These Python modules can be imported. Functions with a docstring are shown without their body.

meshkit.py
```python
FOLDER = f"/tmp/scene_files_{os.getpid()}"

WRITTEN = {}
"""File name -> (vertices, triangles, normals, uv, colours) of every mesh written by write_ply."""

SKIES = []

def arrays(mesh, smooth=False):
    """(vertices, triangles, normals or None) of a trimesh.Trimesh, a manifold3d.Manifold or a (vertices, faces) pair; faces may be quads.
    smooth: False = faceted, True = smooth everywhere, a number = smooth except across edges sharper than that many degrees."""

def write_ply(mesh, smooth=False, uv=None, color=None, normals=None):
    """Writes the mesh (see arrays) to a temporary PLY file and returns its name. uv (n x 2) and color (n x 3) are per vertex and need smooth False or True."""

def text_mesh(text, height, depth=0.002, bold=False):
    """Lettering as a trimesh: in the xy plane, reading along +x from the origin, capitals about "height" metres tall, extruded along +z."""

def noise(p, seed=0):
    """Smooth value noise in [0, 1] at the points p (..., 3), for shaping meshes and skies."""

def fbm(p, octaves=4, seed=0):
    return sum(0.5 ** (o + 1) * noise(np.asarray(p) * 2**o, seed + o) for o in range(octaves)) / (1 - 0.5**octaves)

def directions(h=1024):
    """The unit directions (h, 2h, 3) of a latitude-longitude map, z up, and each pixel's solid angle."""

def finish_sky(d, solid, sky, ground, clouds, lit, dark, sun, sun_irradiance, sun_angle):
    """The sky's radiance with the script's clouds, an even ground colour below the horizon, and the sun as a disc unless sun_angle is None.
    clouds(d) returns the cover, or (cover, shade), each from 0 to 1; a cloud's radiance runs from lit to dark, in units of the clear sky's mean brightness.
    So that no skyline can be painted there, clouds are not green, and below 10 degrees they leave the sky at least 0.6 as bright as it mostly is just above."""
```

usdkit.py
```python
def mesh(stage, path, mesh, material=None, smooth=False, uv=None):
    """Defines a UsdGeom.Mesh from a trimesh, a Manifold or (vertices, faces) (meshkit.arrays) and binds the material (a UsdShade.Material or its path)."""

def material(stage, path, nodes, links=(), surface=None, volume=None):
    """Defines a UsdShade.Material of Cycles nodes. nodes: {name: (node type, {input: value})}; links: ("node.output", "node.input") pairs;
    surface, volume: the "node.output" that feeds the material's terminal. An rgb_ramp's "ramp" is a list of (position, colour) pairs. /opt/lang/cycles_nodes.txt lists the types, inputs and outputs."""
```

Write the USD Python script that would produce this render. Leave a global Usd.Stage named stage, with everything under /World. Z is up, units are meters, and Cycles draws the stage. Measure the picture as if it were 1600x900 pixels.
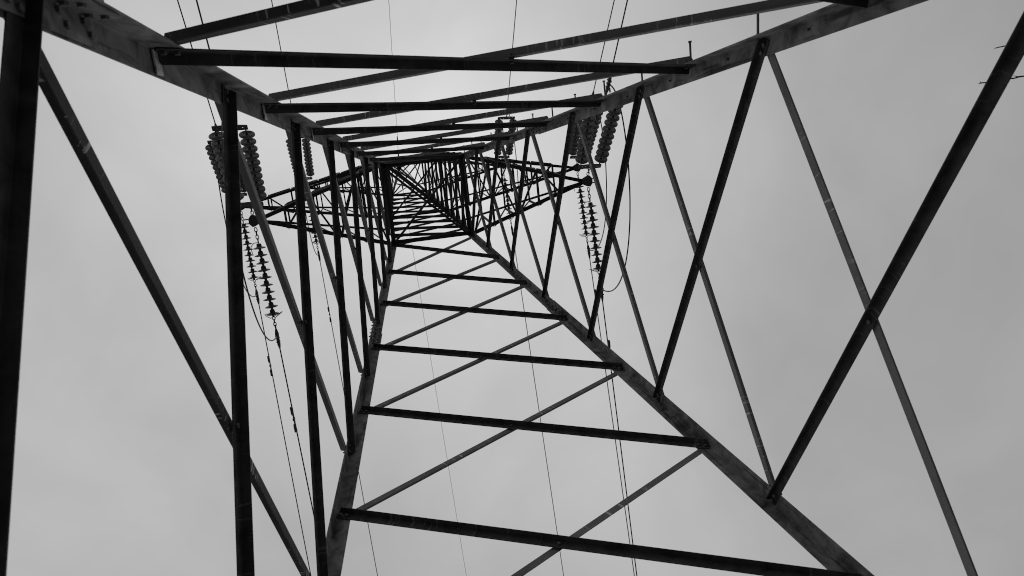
import math, random
import numpy as np
import trimesh
from shapely.geometry import Polygon
from pxr import Usd, UsdGeom, UsdLux, UsdShade, Gf, Sdf, Vt
import usdkit, meshkit

stage = Usd.Stage.CreateInMemory()
UsdGeom.SetStageUpAxis(stage, UsdGeom.Tokens.z)
UsdGeom.SetStageMetersPerUnit(stage, 1.0)
UsdGeom.Xform.Define(stage, '/World')
UsdGeom.Scope.Define(stage, '/World/Looks')
rng = random.Random(7)

# ------------------------------------------------------------------ camera
U = 2.0                     # metres per half width of the tower at eye height
EYE = 1.6
CAM = np.array([-0.42810 * U, -0.63073 * U, EYE])
ROT = np.array([[0.97657963, 0.10086563, -0.19004830],      # right
                [-0.13989227, 0.96878061, -0.20468096],     # down
                [0.16346982, 0.22647354, 0.96020172]])      # forward (nearly straight up)
cam = UsdGeom.Camera.Define(stage, '/World/camera')
r, d, f = ROT
M = Gf.Matrix4d(*r, 0, *(-d), 0, *(-f), 0, *CAM, 1)
cam.AddTransformOp().Set(M)
cam.CreateHorizontalApertureAttr(36.0)
cam.CreateVerticalApertureAttr(20.25)
cam.CreateFocalLengthAttr(36.0 * 1047.26 / 1600)
cam.CreateClippingRangeAttr(Gf.Vec2f(0.05, 20000))
cam.CreateFStopAttr(4.5)
cam.CreateFocusDistanceAttr(14.0)
cam.GetPrim().CreateAttribute('exposure', Sdf.ValueTypeNames.Float).Set(0.0)

# ------------------------------------------------------------------ sky (overcast, monochrome) and veiled sun
SUN_DIR = ROT.T @ np.array([(720 - 800) / 1047.26, (220 - 450) / 1047.26, 1.0]); SUN_DIR /= np.linalg.norm(SUN_DIR)   # high, behind the cloud
ELEV, AZ = math.asin(SUN_DIR[2]), math.atan2(SUN_DIR[0], SUN_DIR[1])
SKY = 0.075
sky = UsdLux.DomeLight.Define(stage, '/World/sky')
sky.GetPrim().SetCustomDataByKey('kind', 'structure')
skymat = usdkit.material(stage, '/World/Looks/overcast_sky', {
    'tc': ('texture_coordinate', {}),
    'st': ('sky_texture', {'sky_type': 'single_scattering', 'sun_disc': False, 'sun_elevation': ELEV, 'sun_rotation': AZ, 'aerosol_density': 3.0, 'altitude': 100.0}),
    'bw': ('rgb_to_bw', {}),
    'map': ('mapping', {'location': (-3.97, 7.49, 4.78), 'scale': (1.0, 1.0, 1.35)}),
    'n1': ('noise_texture', {'scale': 3.4, 'detail': 4.0, 'roughness': 0.5, 'distortion': 0.35}),
    'n2': ('noise_texture', {'scale': 0.9, 'detail': 2.0, 'roughness': 0.5}),
    'r1': ('map_range', {'from_min': 0.28, 'from_max': 0.72, 'to_min': 0.87, 'to_max': 1.12}),
    'r2': ('map_range', {'from_min': 0.30, 'from_max': 0.70, 'to_min': 0.95, 'to_max': 1.05}),
    'sep': ('separate_xyz', {}),
    'dot': ('vector_math', {'math_type': 'dot_product', 'vector2': tuple(SUN_DIR)}),
    'rd': ('map_range', {'from_min': 0.30, 'from_max': 0.985, 'to_min': 0.0, 'to_max': 1.0, 'clamp': True}),
    'pw': ('math', {'math_type': 'power', 'value2': 4.0}),
    'sc': ('math', {'math_type': 'multiply_add', 'value2': 2.1, 'value3': 5.75}),
    'dot2': ('vector_math', {'math_type': 'dot_product', 'vector2': (0.92, -0.38, 0.0)}),
    'rd2': ('map_range', {'from_min': 0.0, 'from_max': 0.7, 'to_min': 1.0, 'to_max': 0.76, 'clamp': True}),
    'm0': ('math', {'math_type': 'multiply'}),
    'm1': ('math', {'math_type': 'multiply'}),
    'm2': ('math', {'math_type': 'multiply'}),
    'mx': ('mix_float', {'fac': 0.93}),
    'col': ('combine_color', {}),
    'bg': ('background_shader', {'strength': SKY}),
}, [('st.color', 'bw.color'), ('tc.generated', 'map.vector'), ('map.vector', 'n1.vector'), ('map.vector', 'n2.vector'),
    ('n1.fac', 'r1.value'), ('n2.fac', 'r2.value'), ('tc.generated', 'dot.vector1'), ('dot.value', 'rd.value'),
    ('r1.result', 'm1.value1'), ('r2.result', 'm1.value2'), ('m1.value', 'm2.value1'), ('tc.generated', 'dot2.vector1'), ('dot2.value', 'rd2.value'), ('rd.result', 'pw.value1'), ('pw.value', 'sc.value1'), ('sc.value', 'm0.value1'), ('rd2.result', 'm0.value2'), ('m0.value', 'm2.value2'),
    ('bw.val', 'mx.a'), ('m2.value', 'mx.b'), ('mx.result', 'col.r'), ('mx.result', 'col.g'), ('mx.result', 'col.b'),
    ('col.color', 'bg.color')], surface='bg.background')
UsdShade.MaterialBindingAPI.Apply(sky.GetPrim()).Bind(skymat)
sun = UsdLux.DistantLight.Define(stage, '/World/sun')
sun.CreateIntensityAttr(0.14)
sun.CreateNormalizeAttr(True) if hasattr(sun, 'CreateNormalizeAttr') else None
sun.CreateAngleAttr(25.0)
sun.CreateColorAttr(Gf.Vec3f(1, 1, 1))
zax = Gf.Vec3d(*SUN_DIR)
sun.AddTransformOp().Set(Gf.Matrix4d().SetRotate(Gf.Rotation(Gf.Vec3d(0, 0, 1), zax)))

# ------------------------------------------------------------------ materials (the photograph is monochrome: neutral greys)
def steel(name, dark, light, streak=0.0, streakcol=0.35, rough=0.75, blot=6.0, stain=0.0):
    g = lambda v: (v, v, v)
    nodes = {
        'tc': ('texture_coordinate', {}), 'oi': ('object_info', {}),
        'off': ('vector_math', {'math_type': 'add'}),
        'cx': ('combine_xyz', {}), 'mul': ('math', {'math_type': 'multiply', 'value2': 37.0}),
        'n1': ('noise_texture', {'scale': blot, 'detail': 6.0, 'roughness': 0.62, 'distortion': 0.6}),
        'rp': ('rgb_ramp', {'ramp': [(0.30, g(dark)), (0.50, g((dark + light) / 2)), (0.70, g(light))]}),
        'n3': ('noise_texture', {'scale': 140.0, 'detail': 3.0, 'roughness': 0.6}),
        'sm': ('mapping', {'scale': (46.0, 5.0, 5.0), 'rotation': (0, 0, 0.35)}),
        'n2': ('noise_texture', {'scale': 1.0, 'detail': 2.0, 'roughness': 0.5, 'distortion': 0.2}),
        'sr': ('map_range', {'from_min': 0.62, 'from_max': 0.66, 'to_min': 0.0, 'to_max': streak, 'clamp': True}),
        'nm': ('noise_texture', {'scale': 1.3, 'detail': 1.0}),
        'mr': ('map_range', {'from_min': 0.47, 'from_max': 0.57, 'to_min': 0.0, 'to_max': 1.0, 'clamp': True}),
        'sf': ('math', {'math_type': 'multiply'}),
        'ms': ('mix_color', {'b': g(streakcol)}),
        'dm': ('mapping', {'scale': (1.6, 16.0, 16.0)}),
        'n4': ('noise_texture', {'scale': 1.0, 'detail': 4.0, 'roughness': 0.6}),
        'dr': ('map_range', {'from_min': 0.55, 'from_max': 0.66, 'to_min': 0.0, 'to_max': stain, 'clamp': True}),
        'md': ('mix_color', {'b': g(dark * 0.45)}),
        'bp': ('bump', {'strength': 0.15, 'distance': 0.004}),
        'p': ('principled_bsdf', {'roughness': rough, 'specular_ior_level': 0.25}),
    }
    links = [('oi.random', 'mul.value1'), ('mul.value', 'cx.x'), ('mul.value', 'cx.y'), ('mul.value', 'cx.z'),
             ('tc.object', 'off.vector1'), ('cx.vector', 'off.vector2'), ('off.vector', 'n1.vector'), ('off.vector', 'n3.vector'),
             ('n1.fac', 'rp.fac'), ('off.vector', 'sm.vector'), ('sm.vector', 'n2.vector'), ('n2.fac', 'sr.value'),
             ('off.vector', 'nm.vector'), ('nm.fac', 'mr.value'), ('sr.result', 'sf.value1'), ('mr.result', 'sf.value2'),
             ('off.vector', 'dm.vector'), ('dm.vector', 'n4.vector'), ('n4.fac', 'dr.value'),
             ('rp.color', 'md.a'), ('dr.result', 'md.fac'), ('md.result', 'ms.a'), ('sf.value', 'ms.fac'),
             ('ms.result', 'p.base_color'), ('n3.fac', 'bp.height'), ('bp.normal', 'p.normal')]
    return usdkit.material(stage, '/World/Looks/' + name, nodes, links, surface='p.BSDF')

def plain(name, v, rough=0.6, spec=0.4, metallic=0.0, var=0.25, scale=20.0):
    lo, hi = v * (1 - var), v * (1 + var)
    return usdkit.material(stage, '/World/Looks/' + name, {
        'tc': ('texture_coordinate', {}), 'n': ('noise_texture', {'scale': scale, 'detail': 4.0}),
        'rp': ('rgb_ramp', {'ramp': [(0.35, (lo,) * 3), (0.65, (hi,) * 3)]}),
        'p': ('principled_bsdf', {'roughness': rough, 'specular_ior_level': spec, 'metallic': metallic})},
        [('tc.object', 'n.vector'), ('n.fac', 'rp.fac'), ('rp.color', 'p.base_color')], surface='p.BSDF')

MLEG = steel('weathered_leg_steel', 0.022, 0.25, streak=0.0, blot=6.0, stain=0.8)
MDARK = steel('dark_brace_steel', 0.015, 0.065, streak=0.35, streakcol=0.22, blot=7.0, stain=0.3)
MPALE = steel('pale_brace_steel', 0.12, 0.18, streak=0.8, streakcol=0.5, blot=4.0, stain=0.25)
MMID = steel('dark_cross_brace_steel', 0.022, 0.055, streak=0.9, streakcol=0.45, blot=5.0, stain=0.3)  # darker tone for the outer bars of the lowest L and T panels
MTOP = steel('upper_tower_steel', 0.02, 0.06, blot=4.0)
MCUTLIT = plain('lit_cut_edge_steel', 0.42, rough=0.6, var=0.4, scale=30.0)  # pale colour stands in for skylight caught by the cut edges
MBOLT = plain('bolt_steel', 0.09)
MDISC = plain('insulator_porcelain', 0.13, rough=0.3, spec=0.5, var=0.15, scale=9.0)
MDARKDISC = plain('dark_porcelain', 0.06, rough=0.4, spec=0.4, var=0.2, scale=9.0)
MCAP = plain('insulator_cap_iron', 0.03, rough=0.6)
MFIT = plain('fitting_steel', 0.04, rough=0.6)
MWIRE = plain('weathered_wire', 0.05, rough=0.6)
MBARK = plain('twig_bark', 0.06, rough=0.9, spec=0.1)
MGROUND = usdkit.material(stage, '/World/Looks/rough_grass', {
    'g': ('geometry', {}), 'n': ('noise_texture', {'scale': 0.35, 'detail': 8.0, 'roughness': 0.65}),
    'rp': ('rgb_ramp', {'ramp': [(0.3, (0.10, 0.10, 0.10)), (0.7, (0.20, 0.20, 0.20))]}),
    'p': ('principled_bsdf', {'roughness': 0.95, 'specular_ior_level': 0.1})},
    [('g.position', 'n.vector'), ('n.fac', 'rp.fac'), ('rp.color', 'p.base_color')], surface='p.BSDF')

# ------------------------------------------------------------------ helpers
counts = {}
def path_for(parent, name):
    k = counts.get((parent, name), 0); counts[(parent, name)] = k + 1
    return f"{parent}/{name}" if k == 0 else f"{parent}/{name}_{k:03d}"

def tag(prim, label=None, cat=None, group=None, kind=None):
    for k, v in (('label', label), ('category', cat), ('group', group), ('kind', kind)):
        if v: prim.SetCustomDataByKey(k, v)

def xf(name, parent='/World', mat=None):
    x = UsdGeom.Xform.Define(stage, path_for(parent, name))
    if mat is not None: x.AddTransformOp().Set(mat)
    return x.GetPrim()

def obj(name, mesh, mat, parent='/World', xform=None, smooth=False):
    p = parent if isinstance(parent, str) else str(parent.GetPath())
    m = usdkit.mesh(stage, path_for(p, name), mesh, mat, smooth=smooth)
    if xform is not None: m.AddTransformOp().Set(xform)
    return m.GetPrim()

def frame(o, x, y, z):
    return Gf.Matrix4d(*map(float, x), 0, *map(float, y), 0, *map(float, z), 0, *map(float, o), 1)

def unit(v): v = np.asarray(v, float); return v / np.linalg.norm(v)

def prism(poly, length, x0=0.0):
    """Polygon in (y, z) swept along +x from x0."""
    m = trimesh.creation.extrude_polygon(Polygon(poly), length, engine='earcut')
    v = m.vertices
    m.vertices = np.c_[v[:, 2] + x0, v[:, 0], v[:, 1]]
    return m

def box(x0, x1, y0, y1, z0, z1):
    m = trimesh.creation.box((x1 - x0, y1 - y0, z1 - z0)); m.apply_translation(((x0 + x1) / 2, (y0 + y1) / 2, (z0 + z1) / 2)); return m

def cyl(p, q, rad, n=10, rad2=None):
    p, q = np.asarray(p, float), np.asarray(q, float)
    return tube([p, q], [rad, rad if rad2 is None else rad2], n)

def tube(pts, rad, n=8):
    pts = np.asarray(pts, float); N = len(pts)
    rad = np.full(N, rad) if np.ndim(rad) == 0 else np.asarray(rad)
    T = np.gradient(pts, axis=0); T /= np.linalg.norm(T, axis=1)[:, None]
    ref = np.array([0, 0, 1.0]) if abs(T[:, 2]).max() < 0.95 else (np.array([1.0, 0, 0]) if abs(T[:, 0]).max() < 0.95 else np.array([0.3, 1.0, 0.2]))
    A = np.cross(T, ref); A /= np.linalg.norm(A, axis=1)[:, None]; B = np.cross(T, A)
    a = np.arange(n) / n * 2 * math.pi
    V = (pts[:, None] + rad[:, None, None] * (np.cos(a)[None, :, None] * A[:, None] + np.sin(a)[None, :, None] * B[:, None])).reshape(-1, 3)
    F = []
    for i in range(N - 1):
        for j in range(n):
            k = (j + 1) % n
            F += [(i * n + j, i * n + k, (i + 1) * n + k), (i * n + j, (i + 1) * n + k, (i + 1) * n + j)]
    for j in range(1, n - 1):
        F += [(0, j + 1, j), ((N - 1) * n, (N - 1) * n + j, (N - 1) * n + j + 1)]
    m = trimesh.Trimesh(V, F, process=False); m.fix_normals(); return m

def cat(ms): return trimesh.util.concatenate(ms)

def revolve_x(profile, n=24):
    """profile: (x, radius) pairs, turned about the x axis."""
    pr = np.array(profile, float); a = np.arange(n) / n * 2 * math.pi
    V = np.concatenate([np.c_[np.full(n, x), r * np.cos(a), r * np.sin(a)] for x, r in pr]); F = []
    for i in range(len(pr) - 1):
        for j in range(n):
            k = (j + 1) % n
            F += [(i * n + j, (i + 1) * n + j, (i + 1) * n + k), (i * n + j, (i + 1) * n + k, i * n + k)]
    return trimesh.Trimesh(V, F, process=False)

def W(p):            # tower units -> metres in the world
    p = np.asarray(p, float); return np.array([p[0] * U, p[1] * U, p[2] * U + EYE])

# ------------------------------------------------------------------ tower dimensions
H, ASP = 13.2873, 0.9917
Z1, Z2, Z3, ZP = 7.346, 9.868, 12.995, 18.0      # crossarm levels and peak
L1, L2, L3 = 1.811, 2.430, 1.850                 # crossarm reaches
SG = {'A': (-1, -1), 'B': (1, -1), 'C': (-1, 1), 'D': (1, 1)}
def halfw(z):
    if z <= Z1: return 1 - z / H
    w1 = 1 - Z1 / H
    if z <= Z2: return w1 + (0.43 - w1) * (z - Z1) / (Z2 - Z1)
    if z <= Z3: return 0.43 + (0.34 - 0.43) * (z - Z2) / (Z3 - Z2)
    return 0.34 + (0.035 - 0.34) * (z - Z3) / (ZP - Z3)
def heel(l, z):
    w = halfw(z); p = W((SG[l][0] * w, SG[l][1] * w * ASP, z))
    if l in 'AB': p[1] -= 0.030 * max(0.0, 1 - z / Z1)      # the legs on this side stand a little wider
    return p

tower = xf('transmission_tower')
tag(tower, 'tall dark steel lattice tower of angle bars seen from inside its base', 'tower')
TP = str(tower.GetPath())
BOLTS = {l: [] for l in 'ABCD'}
CROSS = []

def hexbolt(p, n, rad=0.016, h=0.014, tail=0.0, t=0.02):
    n = unit(n); out = [cyl(p, p + n * h, rad, 6)]
    if tail: out.append(cyl(p - n * (t + tail), p - n * t, rad * 0.55, 8)); out.append(cyl(p - n * (t + 0.014), p - n * t, rad, 6))
    return cat(out)

def langle(a, t):
    """L profile, heel at the origin, flanges along +y and +z, toes and heel softened."""
    c = t * 0.35
    return [(0.0, c), (c, 0.0), (a - c, 0.0), (a, c), (a, t), (t + c, t), (t, t + c), (t, a), (c, a), (0.0, a - c)]

# ---- legs
def leg_piece(name, l, z0, z1, a, t, mat):
    P, Q = heel(l, z0), heel(l, z1)
    x = unit(Q - P); sx, sy = SG[l]
    y = np.array([-sx, 0, 0.0]); y = unit(y - x * (y @ x))
    z = np.array([0, -sy, 0.0]); z = unit(z - x * (z @ x) - y * (z @ y))
    poly = langle(a, t)
    m = prism(poly, np.linalg.norm(Q - P))
    if np.dot(np.cross(x, y), z) < 0: m.invert()
    # cut into stations so that the mottling has vertices to follow
    return obj(name, m, mat, TP, frame(P, x, y, z)), (P, x, y, z)

LEGT = 0.011
legs = {}
for l in 'ABCD':
    lo, fr = leg_piece('leg', l, -0.86, 1.15, 0.135, LEGT, MLEG)
    mid, _ = leg_piece('leg', l, 1.15, 4.60, 0.125, LEGT, MLEG)
    hi, _ = leg_piece('leg', l, 4.60, Z1 + 0.05, 0.112, LEGT, MLEG)
    legs[l] = [lo, mid, hi]
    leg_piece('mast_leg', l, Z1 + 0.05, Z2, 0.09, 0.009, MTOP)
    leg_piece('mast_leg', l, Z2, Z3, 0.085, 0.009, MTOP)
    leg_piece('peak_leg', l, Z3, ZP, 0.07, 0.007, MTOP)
    # splice covers inside the angle, with two bolt rows on each flange
    for (z0, z1, par, a) in ((0.98, 1.36, mid, 0.105), (4.42, 4.78, hi, 0.098)):
        P, Q = heel(l, z0), heel(l, z1); x = unit(Q - P); sx, sy = SG[l]
        y = unit(np.array([-sx, 0, 0.0]) - x * (-sx * x[0])); zv = np.array([0, -sy, 0.0]); z = unit(zv - x * (zv @ x) - y * (zv @ y))
        t0 = LEGT + 0.001
        m = prism([(q[0] + t0, q[1] + t0) for q in langle(a, 0.010)], np.linalg.norm(Q - P))
        if np.dot(np.cross(x, y), z) < 0: m.invert()
        o = P
        sp = obj('splice_plate', m, MLEG, par, None)
        # the leg it belongs to carries its own transform: undo it
        lp = UsdGeom.Xformable(par).GetLocalTransformation()
        UsdGeom.Xformable(sp).AddTransformOp().Set(frame(o, x, y, z) * lp.GetInverse())
        Ls = np.linalg.norm(Q - P); bs = []
        for k in range(5):
            s = Ls * (0.1 + 0.2 * k)
            for row in (0.045, 0.082):
                for (a1, a2) in ((y, z), (z, y)):
                    p = P + x * (s + (0.035 if row > 0.06 else 0)) + a1 * row + a2 * (t0 + 0.010)
                    bs.append(hexbolt(p, a2, 0.014, 0.012, 0.03, 0.022))
        BOLTS[l] += bs

# ---- face bracing
FACES = {'T': ('A', 'B'), 'L': ('A', 'C'), 'R': ('B', 'D'), 'K': ('C', 'D')}
def face_frame(fc):
    a, b = FACES[fc]
    n = {'T': (0, -1, 0), 'K': (0, 1, 0), 'L': (-1, 0, 0), 'R': (1, 0, 0)}[fc]
    return np.array(n, float)

def node(l, z, fc, inset):
    p = heel(l, z); a, b = FACES[fc]; o = b if l == a else a
    d = unit(heel(o, z) - p)
    return p + d * inset

def bar(name, P, Q, n, a, t, side, ft, mat, parent=TP, ext=0.035, up=True, b=None):
    """Angle bar between two points of a face whose outward normal is n: its flat leg lies on the inner (-1) or outer (+1) side of the
    leg flange (thickness ft), its outstanding leg along the upper edge."""
    x = unit(Q - P); n = unit(n - x * (n @ x)); v = np.cross(n, x)
    if v[2] < 0: v = -v
    b = b or a
    h = a / 2
    base = langle(a, t)                       # y: flat leg, z: outstanding leg
    s = 1 if up else -1
    if side < 0: poly = [((h - q[0]) * s, -ft - 0.0015 - q[1] * b / a) for q in base]
    else: poly = [((h - q[0]) * s, 0.0015 + q[1] * b / a) for q in base]
    Ls = np.linalg.norm(Q - P)
    m = prism(poly, Ls + 2 * ext, -ext)
    V = m.vertices; toe = np.abs(V[:, 2]) > (ft if side < 0 else 0) + 0.5 * b      # clipped corners of the outstanding leg
    V[:, 0] = np.where(toe, np.clip(V[:, 0], -ext + 0.45 * b, Ls + ext - 0.45 * b), V[:, 0]); m.vertices = V
    z = n
    if np.dot(np.cross(x, v), z) < 0: m.invert()
    M_ = frame(P, x, v, z)
    if not isinstance(parent, str):
        M_ = M_ * UsdGeom.Xformable(parent).GetLocalTransformation().GetInverse() if False else M_
    return obj(name, m, mat, parent, M_)

def lattice(fc, zs, a_in, t_in, a_out, t_out, ft, inset, start, m_in, m_out, n_in='brace', n_out='cross_brace', bolts=True):
    """X panels between successive levels: zs[k]-zs[k+1]."""
    a, b = FACES[fc]; nrm0 = face_frame(fc)
    for k in range(len(zs) - 1):
        zl, zh = zs[k], zs[k + 1]
        # inner bar and outer bar directions, as photographed
        if fc in 'TR': pin = ((a, zl), (b, zh)); pout = ((a, zh), (b, zl))
        else: pin = ((a, zh), (b, zl)); pout = ((a, zl), (b, zh))
        c = np.cross(heel(b, zl) - heel(a, zl), heel(a, zh) - heel(a, zl)); nrm = unit(c) * (1 if c @ nrm0 > 0 else -1)
        Pi, Qi = (node(l, z, fc, inset) for l, z in pin)
        Po, Qo = (node(l, z, fc, inset + 0.01) for l, z in pout)
        if bolts:
            Pi, Qi, Po, Qo = (p + np.array([rng.gauss(0, .004), rng.gauss(0, .004), rng.gauss(0, .007)]) for p in (Pi, Qi, Po, Qo))
            Pi, Qi, Po, Qo = (p - nrm * ((p - heel(a, zl)) @ nrm) for p in (Pi, Qi, Po, Qo))
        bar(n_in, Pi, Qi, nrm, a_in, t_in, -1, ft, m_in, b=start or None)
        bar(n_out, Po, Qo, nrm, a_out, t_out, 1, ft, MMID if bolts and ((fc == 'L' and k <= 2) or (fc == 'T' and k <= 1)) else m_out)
        if bolts:
            for (l, z), p in zip(pin, (Pi, Qi)):
                o_ = Qi if p is Pi else Pi; al = unit(o_ - p)
                for q in (0.0, 0.055):
                    BOLTS[l].append(hexbolt(p + al * q - nrm * (ft + t_in + 0.002), -nrm, 0.014, 0.013, 0.024, 0.034))
            for (l, z), p in zip(pout, (Po, Qo)):
                BOLTS[l].append(hexbolt(p - nrm * ft, -nrm, 0.014, 0.012))
            # bolt and washers where the two bars cross
            d1, d2 = Qi - Pi, Qo - Po
            Am = np.stack([d1, -d2, nrm], 1); s = np.linalg.solve(Am, Po - Pi)[0]; c0 = Pi + d1 * s
            CROSS.append(cyl(c0 - nrm * (ft + 0.002), c0 + nrm * 0.002, 0.017, 10))
            CROSS.append(hexbolt(c0 - nrm * (ft + t_in + 0.002), -nrm, 0.014, 0.012, 0.02, ft + t_in + t_out + 0.004))

PZ = [-0.28, 0.65, 1.6274, 2.5253, 3.4209, 4.3245, 5.2694, 6.1984, Z1 - 0.06]
QZ = [-0.76, 0.08, 1.145, 2.0850, 2.9901, 3.8806, 4.7943, 5.7081, 6.58, Z1 - 0.08]
QR = QZ[:2] + [1.115] + QZ[3:]
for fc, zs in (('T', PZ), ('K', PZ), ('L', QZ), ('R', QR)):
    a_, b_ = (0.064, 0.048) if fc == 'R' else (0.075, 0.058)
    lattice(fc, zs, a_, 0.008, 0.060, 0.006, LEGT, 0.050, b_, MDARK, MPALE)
# short end clips standing on the leg beside the ends of the cross bars, skylight on their cut edges put into a paler colour
for zl in PZ[1:-2]:
    p = node('A', zl, 'T', 0.018); x = unit(heel('B', zl) - heel('A', zl)); n = np.array([0, -1.0, 0]); v = np.cross(n, x); v *= np.sign(v[2])
    m = box(-0.0035, 0.0035, -0.045, 0.04, LEGT + 0.001, LEGT + 0.105)
    obj('end_clip', m, MCUTLIT, TP, frame(p, x, v, -n))

# ---- mast above the waist and the peak
mz = list(np.linspace(Z1 + 0.06, Z2 - 0.04, 5)) + list(np.linspace(Z2 + 0.04, Z3 - 0.04, 6))[0:]
lowm, highm = mz[:5], mz[5:]
for fc in 'TKLR':
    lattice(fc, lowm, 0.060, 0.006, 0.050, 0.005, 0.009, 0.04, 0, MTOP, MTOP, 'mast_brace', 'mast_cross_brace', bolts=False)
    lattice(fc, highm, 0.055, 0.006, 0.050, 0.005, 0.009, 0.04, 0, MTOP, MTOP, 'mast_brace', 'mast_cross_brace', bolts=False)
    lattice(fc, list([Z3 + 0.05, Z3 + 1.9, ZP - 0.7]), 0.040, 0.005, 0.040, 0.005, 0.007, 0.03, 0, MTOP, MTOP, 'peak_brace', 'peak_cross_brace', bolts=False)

def strut(name, p, q, a, t, mat, parent=TP, n=(0, 0, 1), side=1, ext=0.0):
    return bar(name, np.asarray(p), np.asarray(q), np.asarray(n, float), a, t, side, 0.0, mat, parent, ext)

# horizontal frames with plan diagonals at the waist and the crossarm levels
for zlev, a in ((Z1, 0.08), (Z2, 0.06), (Z3, 0.055)):
    for fc in 'TKLR':
        l0, l1 = FACES[fc]; n = face_frame(fc)
        bar('waist_strut', node(l0, zlev, fc, 0.03), node(l1, zlev, fc, 0.03), n, a, 0.008, -1, 0.02, MTOP, TP)
    for (l0, l1, dz) in (('A', 'D', 0.0), ('B', 'C', 0.06)):
        p, q = heel(l0, zlev), heel(l1, zlev); e = unit(q - p)
        p, q = p + e * 0.12 - np.array([0, 0, 0.05 + dz]), q - e * 0.12 - np.array([0, 0, 0.05 + dz])
        if zlev == Z1 and l0 == 'A':
            s = np.cross(e, (0, 0, 1.0)) * 0.035                       # a pair of bars with a gap between them
            strut('plan_brace', p + s, q + s, 0.05, 0.006, MTOP); strut('plan_brace', p - s, q - s, 0.05, 0.006, MTOP)
        else:
            strut('plan_brace', p, q, 0.045, 0.005, MTOP)

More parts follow.
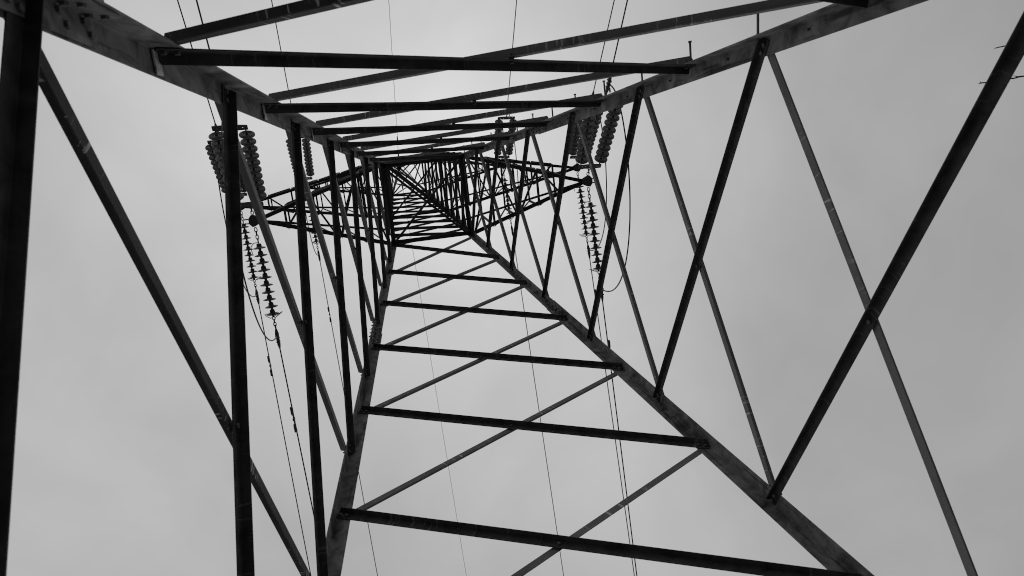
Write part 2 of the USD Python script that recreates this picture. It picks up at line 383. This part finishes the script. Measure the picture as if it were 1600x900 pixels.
# ---- crossarms
def crossarm(side, zl, reach, rise, nbay, label):
    arm = xf('crossarm', TP); tag(arm, label)
    ap = str(arm.GetPath())
    tip = W((side * reach, 0, zl)); in_ = np.array([-side, 0, 0.0])
    ch, ti = [], []
    for s, l in ((-1, 'A' if side < 0 else 'B'), (1, 'C' if side < 0 else 'D')):
        p = heel(l, zl) + np.array([-side * 0.02, 0, -0.045]); q = tip + in_ * 0.12 + np.array([0, s * 0.055, -0.02])
        bar('chord', p, q, np.array([0, s, 0.0]), 0.075, 0.007, -1, 0.0, MTOP, ap)
        pu = heel(l, zl + rise) + np.array([side * 0.03, 0, 0]); qu = tip + in_ * 0.10 + np.array([0, s * 0.05, 0.10])
        bar('tie', pu, qu, np.array([0, s, 0.0]), 0.050, 0.005, -1, 0.0, MTOP, ap)
        ch.append((p, q)); ti.append((pu, qu))
    fr = np.linspace(0, 1, nbay + 1)[1:-1]; fr = np.r_[fr, ] 
    L = lambda c, t: c[0] + (c[1] - c[0]) * t
    z_ = np.array([0, 0, 0.03])
    prev = 0.0
    for k, t in enumerate(fr):
        strut('lattice_bar', L(ch[0], t) - z_, L(ch[1], t) - z_, 0.045, 0.005, MTOP, ap)
        a, b = (0, 1) if k % 2 == 0 else (1, 0)
        strut('lattice_bar', L(ch[a], t) - z_ * 2.2, L(ch[b], prev + 0.02) - z_ * 2.2, 0.04, 0.005, MTOP, ap)
        for j, s in ((0, -1), (1, 1)):
            n = np.array([0, s, 0.0])
            bar('lattice_bar', L(ch[j], t), L(ti[j], t), n, 0.040, 0.004, 1, 0, MTOP, ap, 0.02)
            bar('lattice_bar', L(ch[j], prev + 0.01), L(ti[j], t), n, 0.040, 0.004, 1, 0, MTOP, ap, 0.02)
        strut('lattice_bar', L(ti[0], t) + z_, L(ti[1], t) + z_, 0.035, 0.004, MTOP, ap)
        prev = t
    # tip: an eight-sided plate with two lugs and end bolts
    pl = Polygon([(-0.14, -0.05), (-0.02, -0.11), (0.04, -0.125), (0.10, -0.05), (0.10, 0.05), (0.04, 0.125), (-0.02, 0.11), (-0.14, 0.05)])
    m = trimesh.creation.extrude_polygon(pl, 0.016, engine='earcut'); m.apply_translation((0, 0, -0.045))
    m2 = m.copy(); m2.apply_translation((0, 0, 0.09))
    M_ = frame(tip, (side, 0, 0), (0, side, 0), (0, 0, 1))
    obj('tip_plate', cat([m, m2, box(-0.12, 0.09, -0.012, 0.012, -0.029, 0.045), box(-0.02, 0.02, -0.10, 0.10, -0.029, 0.045)]), MFIT, ap, M_)
    bl = cat([cat([cyl((0.07, y, -0.075), (0.07, y, 0.09), 0.012, 8), cyl((0.10, y, -0.02), (0.175, y, -0.02), 0.011, 8), cyl((0.165, y, -0.02), (0.18, y, -0.02), 0.019, 6)]) for y in (-0.045, 0.045)])
    obj('tip_bolts', bl, MBOLT, ap, M_)
    return tip

NAMES = {(1, 1): 'right lowest', (-1, 1): 'left lowest', (1, 2): 'right middle', (-1, 2): 'left middle', (1, 3): 'right topmost', (-1, 3): 'left topmost'}
TIPS = {}
for lev, (zl, re, rise, nb) in enumerate(((Z1, L1, 1.25, 5), (Z2, L2, 1.25, 6), (Z3, L3, 1.3, 5)), 1):
    for side in (1, -1):
        TIPS[(side, lev)] = crossarm(side, zl, re, rise, nb, NAMES[(side, lev)] + ' crossarm, a tapering frame of angle bars')
# peak cap
pk = W((0, 0, ZP))
obj('peak_cap', cat([box(-0.10, 0.10, -0.10, 0.10, -0.02, 0.0), box(-0.012, 0.012, -0.14, 0.14, -0.12, -0.02)]), MFIT, TP, frame(pk, (1, 0, 0), (0, 1, 0), (0, 0, 1)))

# bolts: small, joined leg by leg
for l in 'ABCD':
    o = obj('bolts', cat(BOLTS[l]), MBOLT, TP); tag(o, kind='stuff')
o = obj('bolts', cat(CROSS), MBOLT, TP); tag(o, kind='stuff')
# climbing pegs up one leg, on alternate flanges
k = 0
z = 1.25
while z < Z1 - 0.2:
    P = heel('B', z)
    if k % 2 == 0: b0, dr = P + np.array([-0.06, 0, 0]), np.array([0, -1, 0.0])
    else: b0, dr = P + np.array([0, 0.06, 0]), np.array([1.0, 0, 0])
    dr = unit(dr + np.array([rng.uniform(-.03, .03), 0, rng.uniform(-.02, .05)]))
    m = cat([cyl(b0 - dr * 0.03, b0 + dr * 0.155, 0.0085, 8), cyl(b0 + dr * 0.150, b0 + dr * 0.162, 0.0145, 8), cyl(b0 + dr * 0.002, b0 + dr * 0.016, 0.015, 6)])
    obj('step_bolt', m, MBOLT, TP)
    z += 0.21; k += 1

# ------------------------------------------------------------------ insulator sets, conductors, jumpers
def split_disc(scale):
    cap = revolve_x([(0.0, 0.0), (0.0, 0.034), (0.012, 0.048), (0.060, 0.054), (0.072, 0.050), (0.072, 0.0)], 16)
    pin = revolve_x([(0.095, 0.0), (0.095, 0.034), (0.13, 0.028), (0.158, 0.020), (0.160, 0.0)], 10)
    shed = [(0.060, 0.0), (0.060, 0.052), (0.070, 0.062), (0.080, 0.095), (0.090, 0.126), (0.097, 0.1335), (0.104, 0.132),
            (0.102, 0.124), (0.096, 0.114), (0.110, 0.109), (0.112, 0.105), (0.099, 0.097), (0.096, 0.087), (0.112, 0.082), (0.114, 0.078), (0.096, 0.069),
            (0.096, 0.052), (0.110, 0.046), (0.110, 0.0)]
    sh = revolve_x([(x, r * scale if r > 0.05 else r) for x, r in shed], 28)
    for m in (cap, pin, sh): m.fix_normals()
    return cat([cap, pin]), sh
def chain(x0, x1, n, y=0.0):
    """Oval chain links along x, alternately turned."""
    out = []; step = (x1 - x0) / n
    for k in range(n):
        c = x0 + step * (k + 0.5); hl, hw = step * 0.68, 0.028
        a = np.linspace(0, 2 * math.pi, 13)
        px, pw = c + hl * np.cos(a), hw * np.sin(a)
        pts = np.c_[px, y + (pw if k % 2 == 0 else 0 * pw), (0 * pw if k % 2 == 0 else pw)]
        out.append(cat([cyl(pts[i], pts[i + 1], 0.0085, 6) for i in range(12)]))
    return cat(out)

SP = 0.158
def plate_x(poly, th):
    m = trimesh.creation.extrude_polygon(Polygon(poly), th, engine='earcut'); m.apply_translation((0, 0, -th / 2)); return m

def yoke(x, w):
    """Flat bar with rounded ends and eyes, spread across y."""
    holes = [Polygon([(x + 0.014 * math.cos(t), y + 0.014 * math.sin(t)) for t in np.linspace(0, 2 * math.pi, 9)[:-1]]) for y in (-w + 0.09, -0.10, 0.10, w - 0.09)]
    p = Polygon([(x - 0.045, -w), (x + 0.045, -w), (x + 0.06, -0.06), (x + 0.06, 0.06), (x + 0.045, w), (x - 0.045, w), (x - 0.055, 0.06), (x - 0.055, -0.06)])
    for h in holes: p = p.difference(h)
    m = trimesh.creation.extrude_polygon(p, 0.020, engine='earcut'); m.apply_translation((0, 0, -0.010)); return m
def make_double(root):
    R_ = str(root.GetPath()); capm, shed = split_disc(1.10)
    obj('link', chain(0.05, 0.28, 3), MFIT, R_)
    obj('yoke_plate', yoke(0.30, 0.26), MFIT, R_)
    x0, y0, y1 = 0.41, 0.215, 0.270
    e = x0 + SP * 10
    for s in (-1, 1):
        ax = unit((SP * 10, s * (y1 - y0), 0)); ay = np.array([-ax[1], ax[0], 0])
        for k in range(10):
            a2 = unit(ax + np.array([0, rng.gauss(0, .025), rng.gauss(0, .025)])); b2 = unit(ay - a2 * (ay @ a2))
            dd = obj('disc', shed, MDISC, R_, frame((x0 + SP * k, s * (y0 + (y1 - y0) * k / 10), 0), a2, b2, np.cross(a2, b2)), smooth=40)
            obj('disc_cap', capm, MCAP, dd, smooth=40)
        obj('hanger', cat([cyl((0.30, s * y0, 0), (x0 + 0.01, s * y0, 0), 0.014, 8), cyl((e - 0.01, s * y1, 0), (e + 0.10, s * y1, 0), 0.014, 8)]), MFIT, R_)
    obj('yoke_plate', yoke(e + 0.10, 0.315), MFIT, R_)
    clamp(R_, e + 0.16, 0.0)
    return e + 0.16
def clamp(R_, x0, y):
    m = cat([cyl((x0 - 0.02, y, 0), (x0 + 0.10, y, 0), 0.016, 8), tube([(x0 + 0.08, y, 0), (x0 + 0.16, y, -0.005), (x0 + 0.42, y, -0.005), (x0 + 0.50, y, 0)], [0.022, 0.038, 0.034, 0.018], 10),
             cat([box(x0 + q, x0 + q + 0.025, y - 0.035, y + 0.035, -0.055, 0.045) for q in (0.18, 0.26, 0.34)]),
             tube([(x0 + 0.20, y, -0.03), (x0 + 0.24, y, -0.10), (x0 + 0.20, y, -0.17)], 0.017, 8)])
    obj('tension_clamp', m, MFIT, R_)
def make_single(root):
    R_ = str(root.GetPath()); capm, shed = split_disc(1.0)
    obj('link', chain(0.05, 0.36, 4), MFIT, R_)
    x0 = 0.38
    for k in range(10):
        a2 = unit((1, rng.gauss(0, .025), rng.gauss(0, .025))); b2 = unit(np.array([0, 1.0, 0]) - a2 * a2[1])
        dd = obj('disc', shed, MDARKDISC, R_, frame((x0 + SP * k, 0, 0), a2, b2, np.cross(a2, b2)), smooth=40)
        obj('disc_cap', capm, MCAP, dd, smooth=40)
    e = x0 + SP * 10
    horn = cat([tube([(x0 - 0.02, 0, 0), (x0 - 0.02, 0.10, 0.02), (x0 + 0.05, 0.17, 0.03), (x0 + 0.20, 0.17, 0.03)], 0.008, 6)])
    obj('arcing_horn', horn, MFIT, R_)
    ring = [(e + 0.04 - 0.10 * abs(math.sin(a)), 0.18 * math.sin(a), 0.10 - 0.20 * math.cos(a) * 0.9) for a in np.linspace(0.25, 2 * math.pi - 0.25, 18)]
    obj('arcing_horn', cat([cyl(ring[i], ring[i + 1], 0.007, 6) for i in range(17)] + [cyl((e, 0, 0), ring[0], 0.007, 6), cyl((e, 0, 0), ring[-1], 0.007, 6)]), MFIT, R_)
    obj('link', chain(e + 0.0, e + 0.20, 3), MFIT, R_)
    clamp(R_, e + 0.20, 0.0)
    return e + 0.20

def dirframe(o, dvec):
    x = unit(dvec); y = unit(np.cross((0, 0, 1.0), x)); z = np.cross(x, y); return frame(o, x, y, z)

AUP, KUP = 0.0573, 0.003
SUP = {(1, 1): .8153, (1, 2): .8882, (1, 3): .7736, (-1, 1): .6482, (-1, 2): .7765, (-1, 3): .6826, 'E': .6796}
ALO, KLO = 0.0238, 0.0006
SLO = {(1, 1): .0959, (1, 2): .1475, (1, 3): .137, (-1, 1): .0589, (-1, 2): .1304, (-1, 3): .1083, 'E': .1127}
def wire_pts(p0, az, sgn, s, ts, k):
    t = np.asarray(ts, float)
    tl = np.where(t < 3, t, 3.0); over = np.maximum(t - 3, 0)
    if sgn < 0:    # steep slack span: falls away fast, then eases out level
        s3 = s - 2 * k * 3; tau = 1.1
        dz = -(s * tl) + k * tl ** 2 - s3 * tau * (1 - np.exp(-over / tau)) * 1.4
    else:
        dz = -s * t + k * t ** 2
    h = np.c_[t * math.sin(az), sgn * t * math.cos(az), dz] * U
    return np.asarray(p0) + h

where = {(1, 1): 'lowest right crossarm', (-1, 1): 'lowest left crossarm', (1, 2): 'middle right crossarm', (-1, 2): 'middle left crossarm', (1, 3): 'topmost right crossarm', (-1, 3): 'topmost left crossarm'}
first = {}
ENDS = {}
for key in TIPS:
    for sgn, name in ((-1, 'double'), (1, 'single')):
        tip = TIPS[key] + np.array([0, sgn * 0.10, 0])
        s, az, k = (SUP[key], AUP, KUP) if sgn < 0 else (SLO[key], ALO, KLO)
        dv = np.array([math.sin(az), sgn * math.cos(az), -s])
        nm = 'tension_insulator_set' if sgn < 0 else 'insulator_string'
        M_ = dirframe(tip, dv)
        if nm not in first:
            root = xf(nm, '/World', M_); first[nm] = (root, make_double(root) if sgn < 0 else make_single(root))
        else:
            root = xf(nm, '/World', M_); root.GetReferences().AddInternalReference(first[nm][0].GetPath()); root.SetInstanceable(True)
        L_ = first[nm][1] + 0.42
        if sgn < 0: tag(root, f'twin disc insulator strings between yoke bars, pulling upward from the {where[key]}', 'insulators', 'disc insulators on the crossarm tips')
        else: tag(root, f'single string of ten thin discs drawn out below the tip of the {where[key]}', 'insulators', 'disc insulators on the crossarm tips')
        ENDS[(key, sgn)] = (tip, unit(dv), L_)
        # conductor from the clamp outward
        t0 = (L_ - 0.25) / (np.linalg.norm(dv) * U)
        ts = np.r_[np.linspace(t0, 6, 60), np.linspace(6.3, 30 if sgn < 0 else 70, 60)]
        pts = wire_pts(tip, az, sgn, s, ts, k)
        w = obj('power_line', tube(pts, 0.0135, 8), MWIRE, smooth=True)
        tag(w, f"thin dark conductor running from the {where[key]} out of the picture's {'top' if sgn < 0 else 'bottom'} edge", 'cable', 'conductors of the line')
# jumpers looping below each arm from clamp to clamp
for key in TIPS:
    ta, da, La = ENDS[(key, -1)]; tb, db, Lb = ENDS[(key, 1)]
    p = ta + da * (La - 0.20) + np.array([0, 0, -0.16]); q = tb + db * (Lb - 0.20) + np.array([0, 0, -0.16])
    low = TIPS[key] + np.array([0.04 * key[0], -0.15, -2.55]); 
    t = np.linspace(0, 1, 41)
    c1 = np.array([p[0], p[1] + 0.25, low[2] - 0.15]); c2 = np.array([q[0], q[1] - 0.15, low[2] - 0.45])
    B = ((1 - t) ** 3)[:, None] * p + (3 * (1 - t) ** 2 * t)[:, None] * c1 + (3 * (1 - t) * t ** 2)[:, None] * c2 + (t ** 3)[:, None] * q
    j = obj('jumper_cable', tube(B, 0.0135, 8), MWIRE, smooth=True)
    tag(j, f'slack loop of cable hanging below the {where[key]} between its insulators', 'cable', 'jumper loops')
# earth wire over the peak, a fitting at each side
for sgn, az, s, k, nm in ((-1, AUP, SUP['E'], KUP, 'top'), (1, ALO, SLO['E'], KLO, 'bottom')):
    p0 = pk + np.array([0, sgn * 0.14, -0.07])
    ts = np.r_[np.linspace(0.0, 6, 60), np.linspace(6.3, 30 if sgn < 0 else 70, 60)]
    pts = wire_pts(p0, az, sgn, s, ts, k)
    w = obj('earth_wire', tube(pts, 0.0075, 8), MWIRE, smooth=True)
    tag(w, f"hair-thin earth wire from the tower peak out of the picture's {nm} edge", 'cable')
    d0 = unit(pts[3] - pts[0])
    fo = xf('wire_fitting', '/World', dirframe(p0, d0))
    tag(fo, f'small dead-end fitting holding the thin earth wire on the {nm} side of the peak', 'fitting')
    obj('link', chain(-0.02, 0.5, 6), MFIT, fo)
    obj('grip', cat([cyl((0.55, 0, 0), (0.95, 0, 0), 0.03, 8), cyl((1.35, 0, 0), (1.75, 0, 0), 0.025, 8)]), MFIT, fo)

# vibration dampers: two weights on a short cable under the conductor
def make_damper(root):
    R_ = str(root.GetPath())
    for sx in (-1, 1):
        obj('weight', revolve_fix([(sx * 0.10, 0.0), (sx * 0.10, 0.022), (sx * 0.13, 0.030), (sx * 0.27, 0.033), (sx * 0.29, 0.026), (sx * 0.29, 0.0)]), MFIT, R_, frame((0, 0, -0.085), (1, 0, 0), (0, 1, 0), (0, 0, 1)))
    obj('messenger_cable', cyl((-0.2, 0, -0.085), (0.2, 0, -0.085), 0.006, 6), MWIRE, R_)
    obj('clamp', cat([box(-0.025, 0.025, -0.016, 0.016, -0.10, 0.025), cyl((0, -0.03, -0.04), (0, 0.03, -0.04), 0.01, 6)]), MFIT, R_)
def revolve_fix(p):
    m = revolve_x(p, 12); m.fix_normals(); return m
dproto = None
for key, t in (((-1, 2), 2.20), ((-1, 1), 2.13), ((-1, 3), 2.33), ((1, 1), 1.93), ((1, 2), 1.93), ((1, 3), 2.15)):
    tip = ENDS[(key, 1)][0]
    pts = wire_pts(tip, ALO, 1, SLO[key], [t - 0.02, t, t + 0.02], KLO)
    M_ = dirframe(pts[1], pts[2] - pts[0])
    root = xf('vibration_damper', '/World', M_)
    if dproto is None: make_damper(root); dproto = root
    else: root.GetReferences().AddInternalReference(dproto.GetPath()); root.SetInstanceable(True)
    tag(root, f'two-weight damper clipped to the conductor leaving the {where[key]} downward', 'damper', 'vibration dampers on the conductors')

# ------------------------------------------------------------------ bare tree whose twig tips reach in at the right
def ray(px, py, depth):
    v = np.array([(px - 800) / 1047.26, (py - 450) / 1047.26, 1.0]); return CAM + (ROT.T @ v) * depth
tree = xf('bare_tree', '/World'); tag(tree, 'leafless tree whose thin twig tips poke into view at the right edge', 'tree')
base = np.array([9.2, 0.6, 0.0])
top = np.array([8.6, 0.2, 8.4])
tr = np.random.default_rng(3)
s = np.linspace(0, 1, 16)[:, None]
trunk = base * (1 - s) + top * s + np.c_[0.12 * np.sin(s[:, 0] * 6), 0.10 * np.sin(s[:, 0] * 5 + 1), 0 * s[:, 0]]
obj('trunk', tube(trunk, np.linspace(0.17, 0.03, 16), 10), MBARK, tree, smooth=True)
def wander(p, q, n, amp):
    s = np.linspace(0, 1, n)[:, None]; j = tr.normal(0, amp, (n, 3)); j[0] = 0; j[-1] = 0
    return p * (1 - s) + q * s + j
def branch(p, q, r0, r1, lev):
    out = [tube(wander(p, q, 8, np.linalg.norm(q - p) * 0.018), np.linspace(r0, r1, 8), 6)]
    if lev > 0:
        for k in range(4):
            f_ = tr.uniform(0.3, 0.95); b = p + (q - p) * f_; dl = np.linalg.norm(q - p) * tr.uniform(0.25, 0.5)
            dd = unit(unit(q - p) + tr.normal(0, 0.55, 3) + np.array([0.25, 0, 0.2])); out += branch(b, b + dd * dl, r0 * 0.5, r1 * 0.7, lev - 1)
    return out
bb = []
for k in range(11):
    f_ = 0.3 + 0.068 * k; b = trunk[int(f_ * 15)]
    a = k * 2.4
    e = np.array([math.cos(a), math.sin(a), 0.7]); e[0] = abs(e[0]) if e[0] < -0.3 else e[0]
    bb += branch(b, b + unit(e) * tr.uniform(1.2, 2.2), 0.035, 0.008, 2)
obj('crown', cat(bb), MBARK, tree)
def twig(tips, rads):
    return tube(np.array(tips), rads, 6)
t1 = [trunk[12], ray(1700, 108, 6.5), ray(1640, 114, 6.45), ray(1600, 119, 6.4), ray(1592, 120.0, 6.4), ray(1584, 122.5, 6.4), ray(1572, 123, 6.4), ray(1556, 126, 6.4), ray(1540, 129, 6.4), ray(1533, 129.5, 6.4), ray(1529, 131, 6.4)]
t2 = [trunk[13], ray(1690, 40, 6.8), ray(1640, 56, 6.7), ray(1600, 66, 6.7), ray(1580, 70, 6.7), ray(1568, 72.3, 6.7), ray(1560, 74, 6.7), ray(1554, 75.5, 6.7)]
obj('twig', cat([twig(t1, [0.02, 0.011, 0.008, 0.0065, 0.0075, 0.006, 0.0062, 0.0055, 0.005, 0.006, 0.003]),
                 twig([ray(1592, 120, 6.4), ray(1583.5, 118.5, 6.38)], [0.005, 0.002]), twig([ray(1533, 129.5, 6.4), ray(1531, 127, 6.4)], [0.004, 0.002])]), MBARK, tree)
obj('twig', twig(t2, [0.02, 0.010, 0.007, 0.006, 0.0055, 0.0055, 0.005, 0.0035]), MBARK, tree)

# ------------------------------------------------------------------ ground
n = 64; rr = np.array([0.0, 3, 8, 20, 60, 200, 800, 4000]); V = [(0, 0, 0)]; F = []
for i, q in enumerate(rr[1:]):
    for j in range(n):
        a = 2 * math.pi * j / n; x, y = q * math.cos(a), q * math.sin(a)
        V.append((x, y, 0.0))
for j in range(n): F.append((0, 1 + j, 1 + (j + 1) % n))
for i in range(len(rr) - 2):
    for j in range(n):
        a, b = 1 + i * n + j, 1 + i * n + (j + 1) % n; F += [(a, a + n, b + n), (a, b + n, b)]
g = obj('ground', (np.array(V, float), np.array(F)), MGROUND)
tag(g, kind='structure')
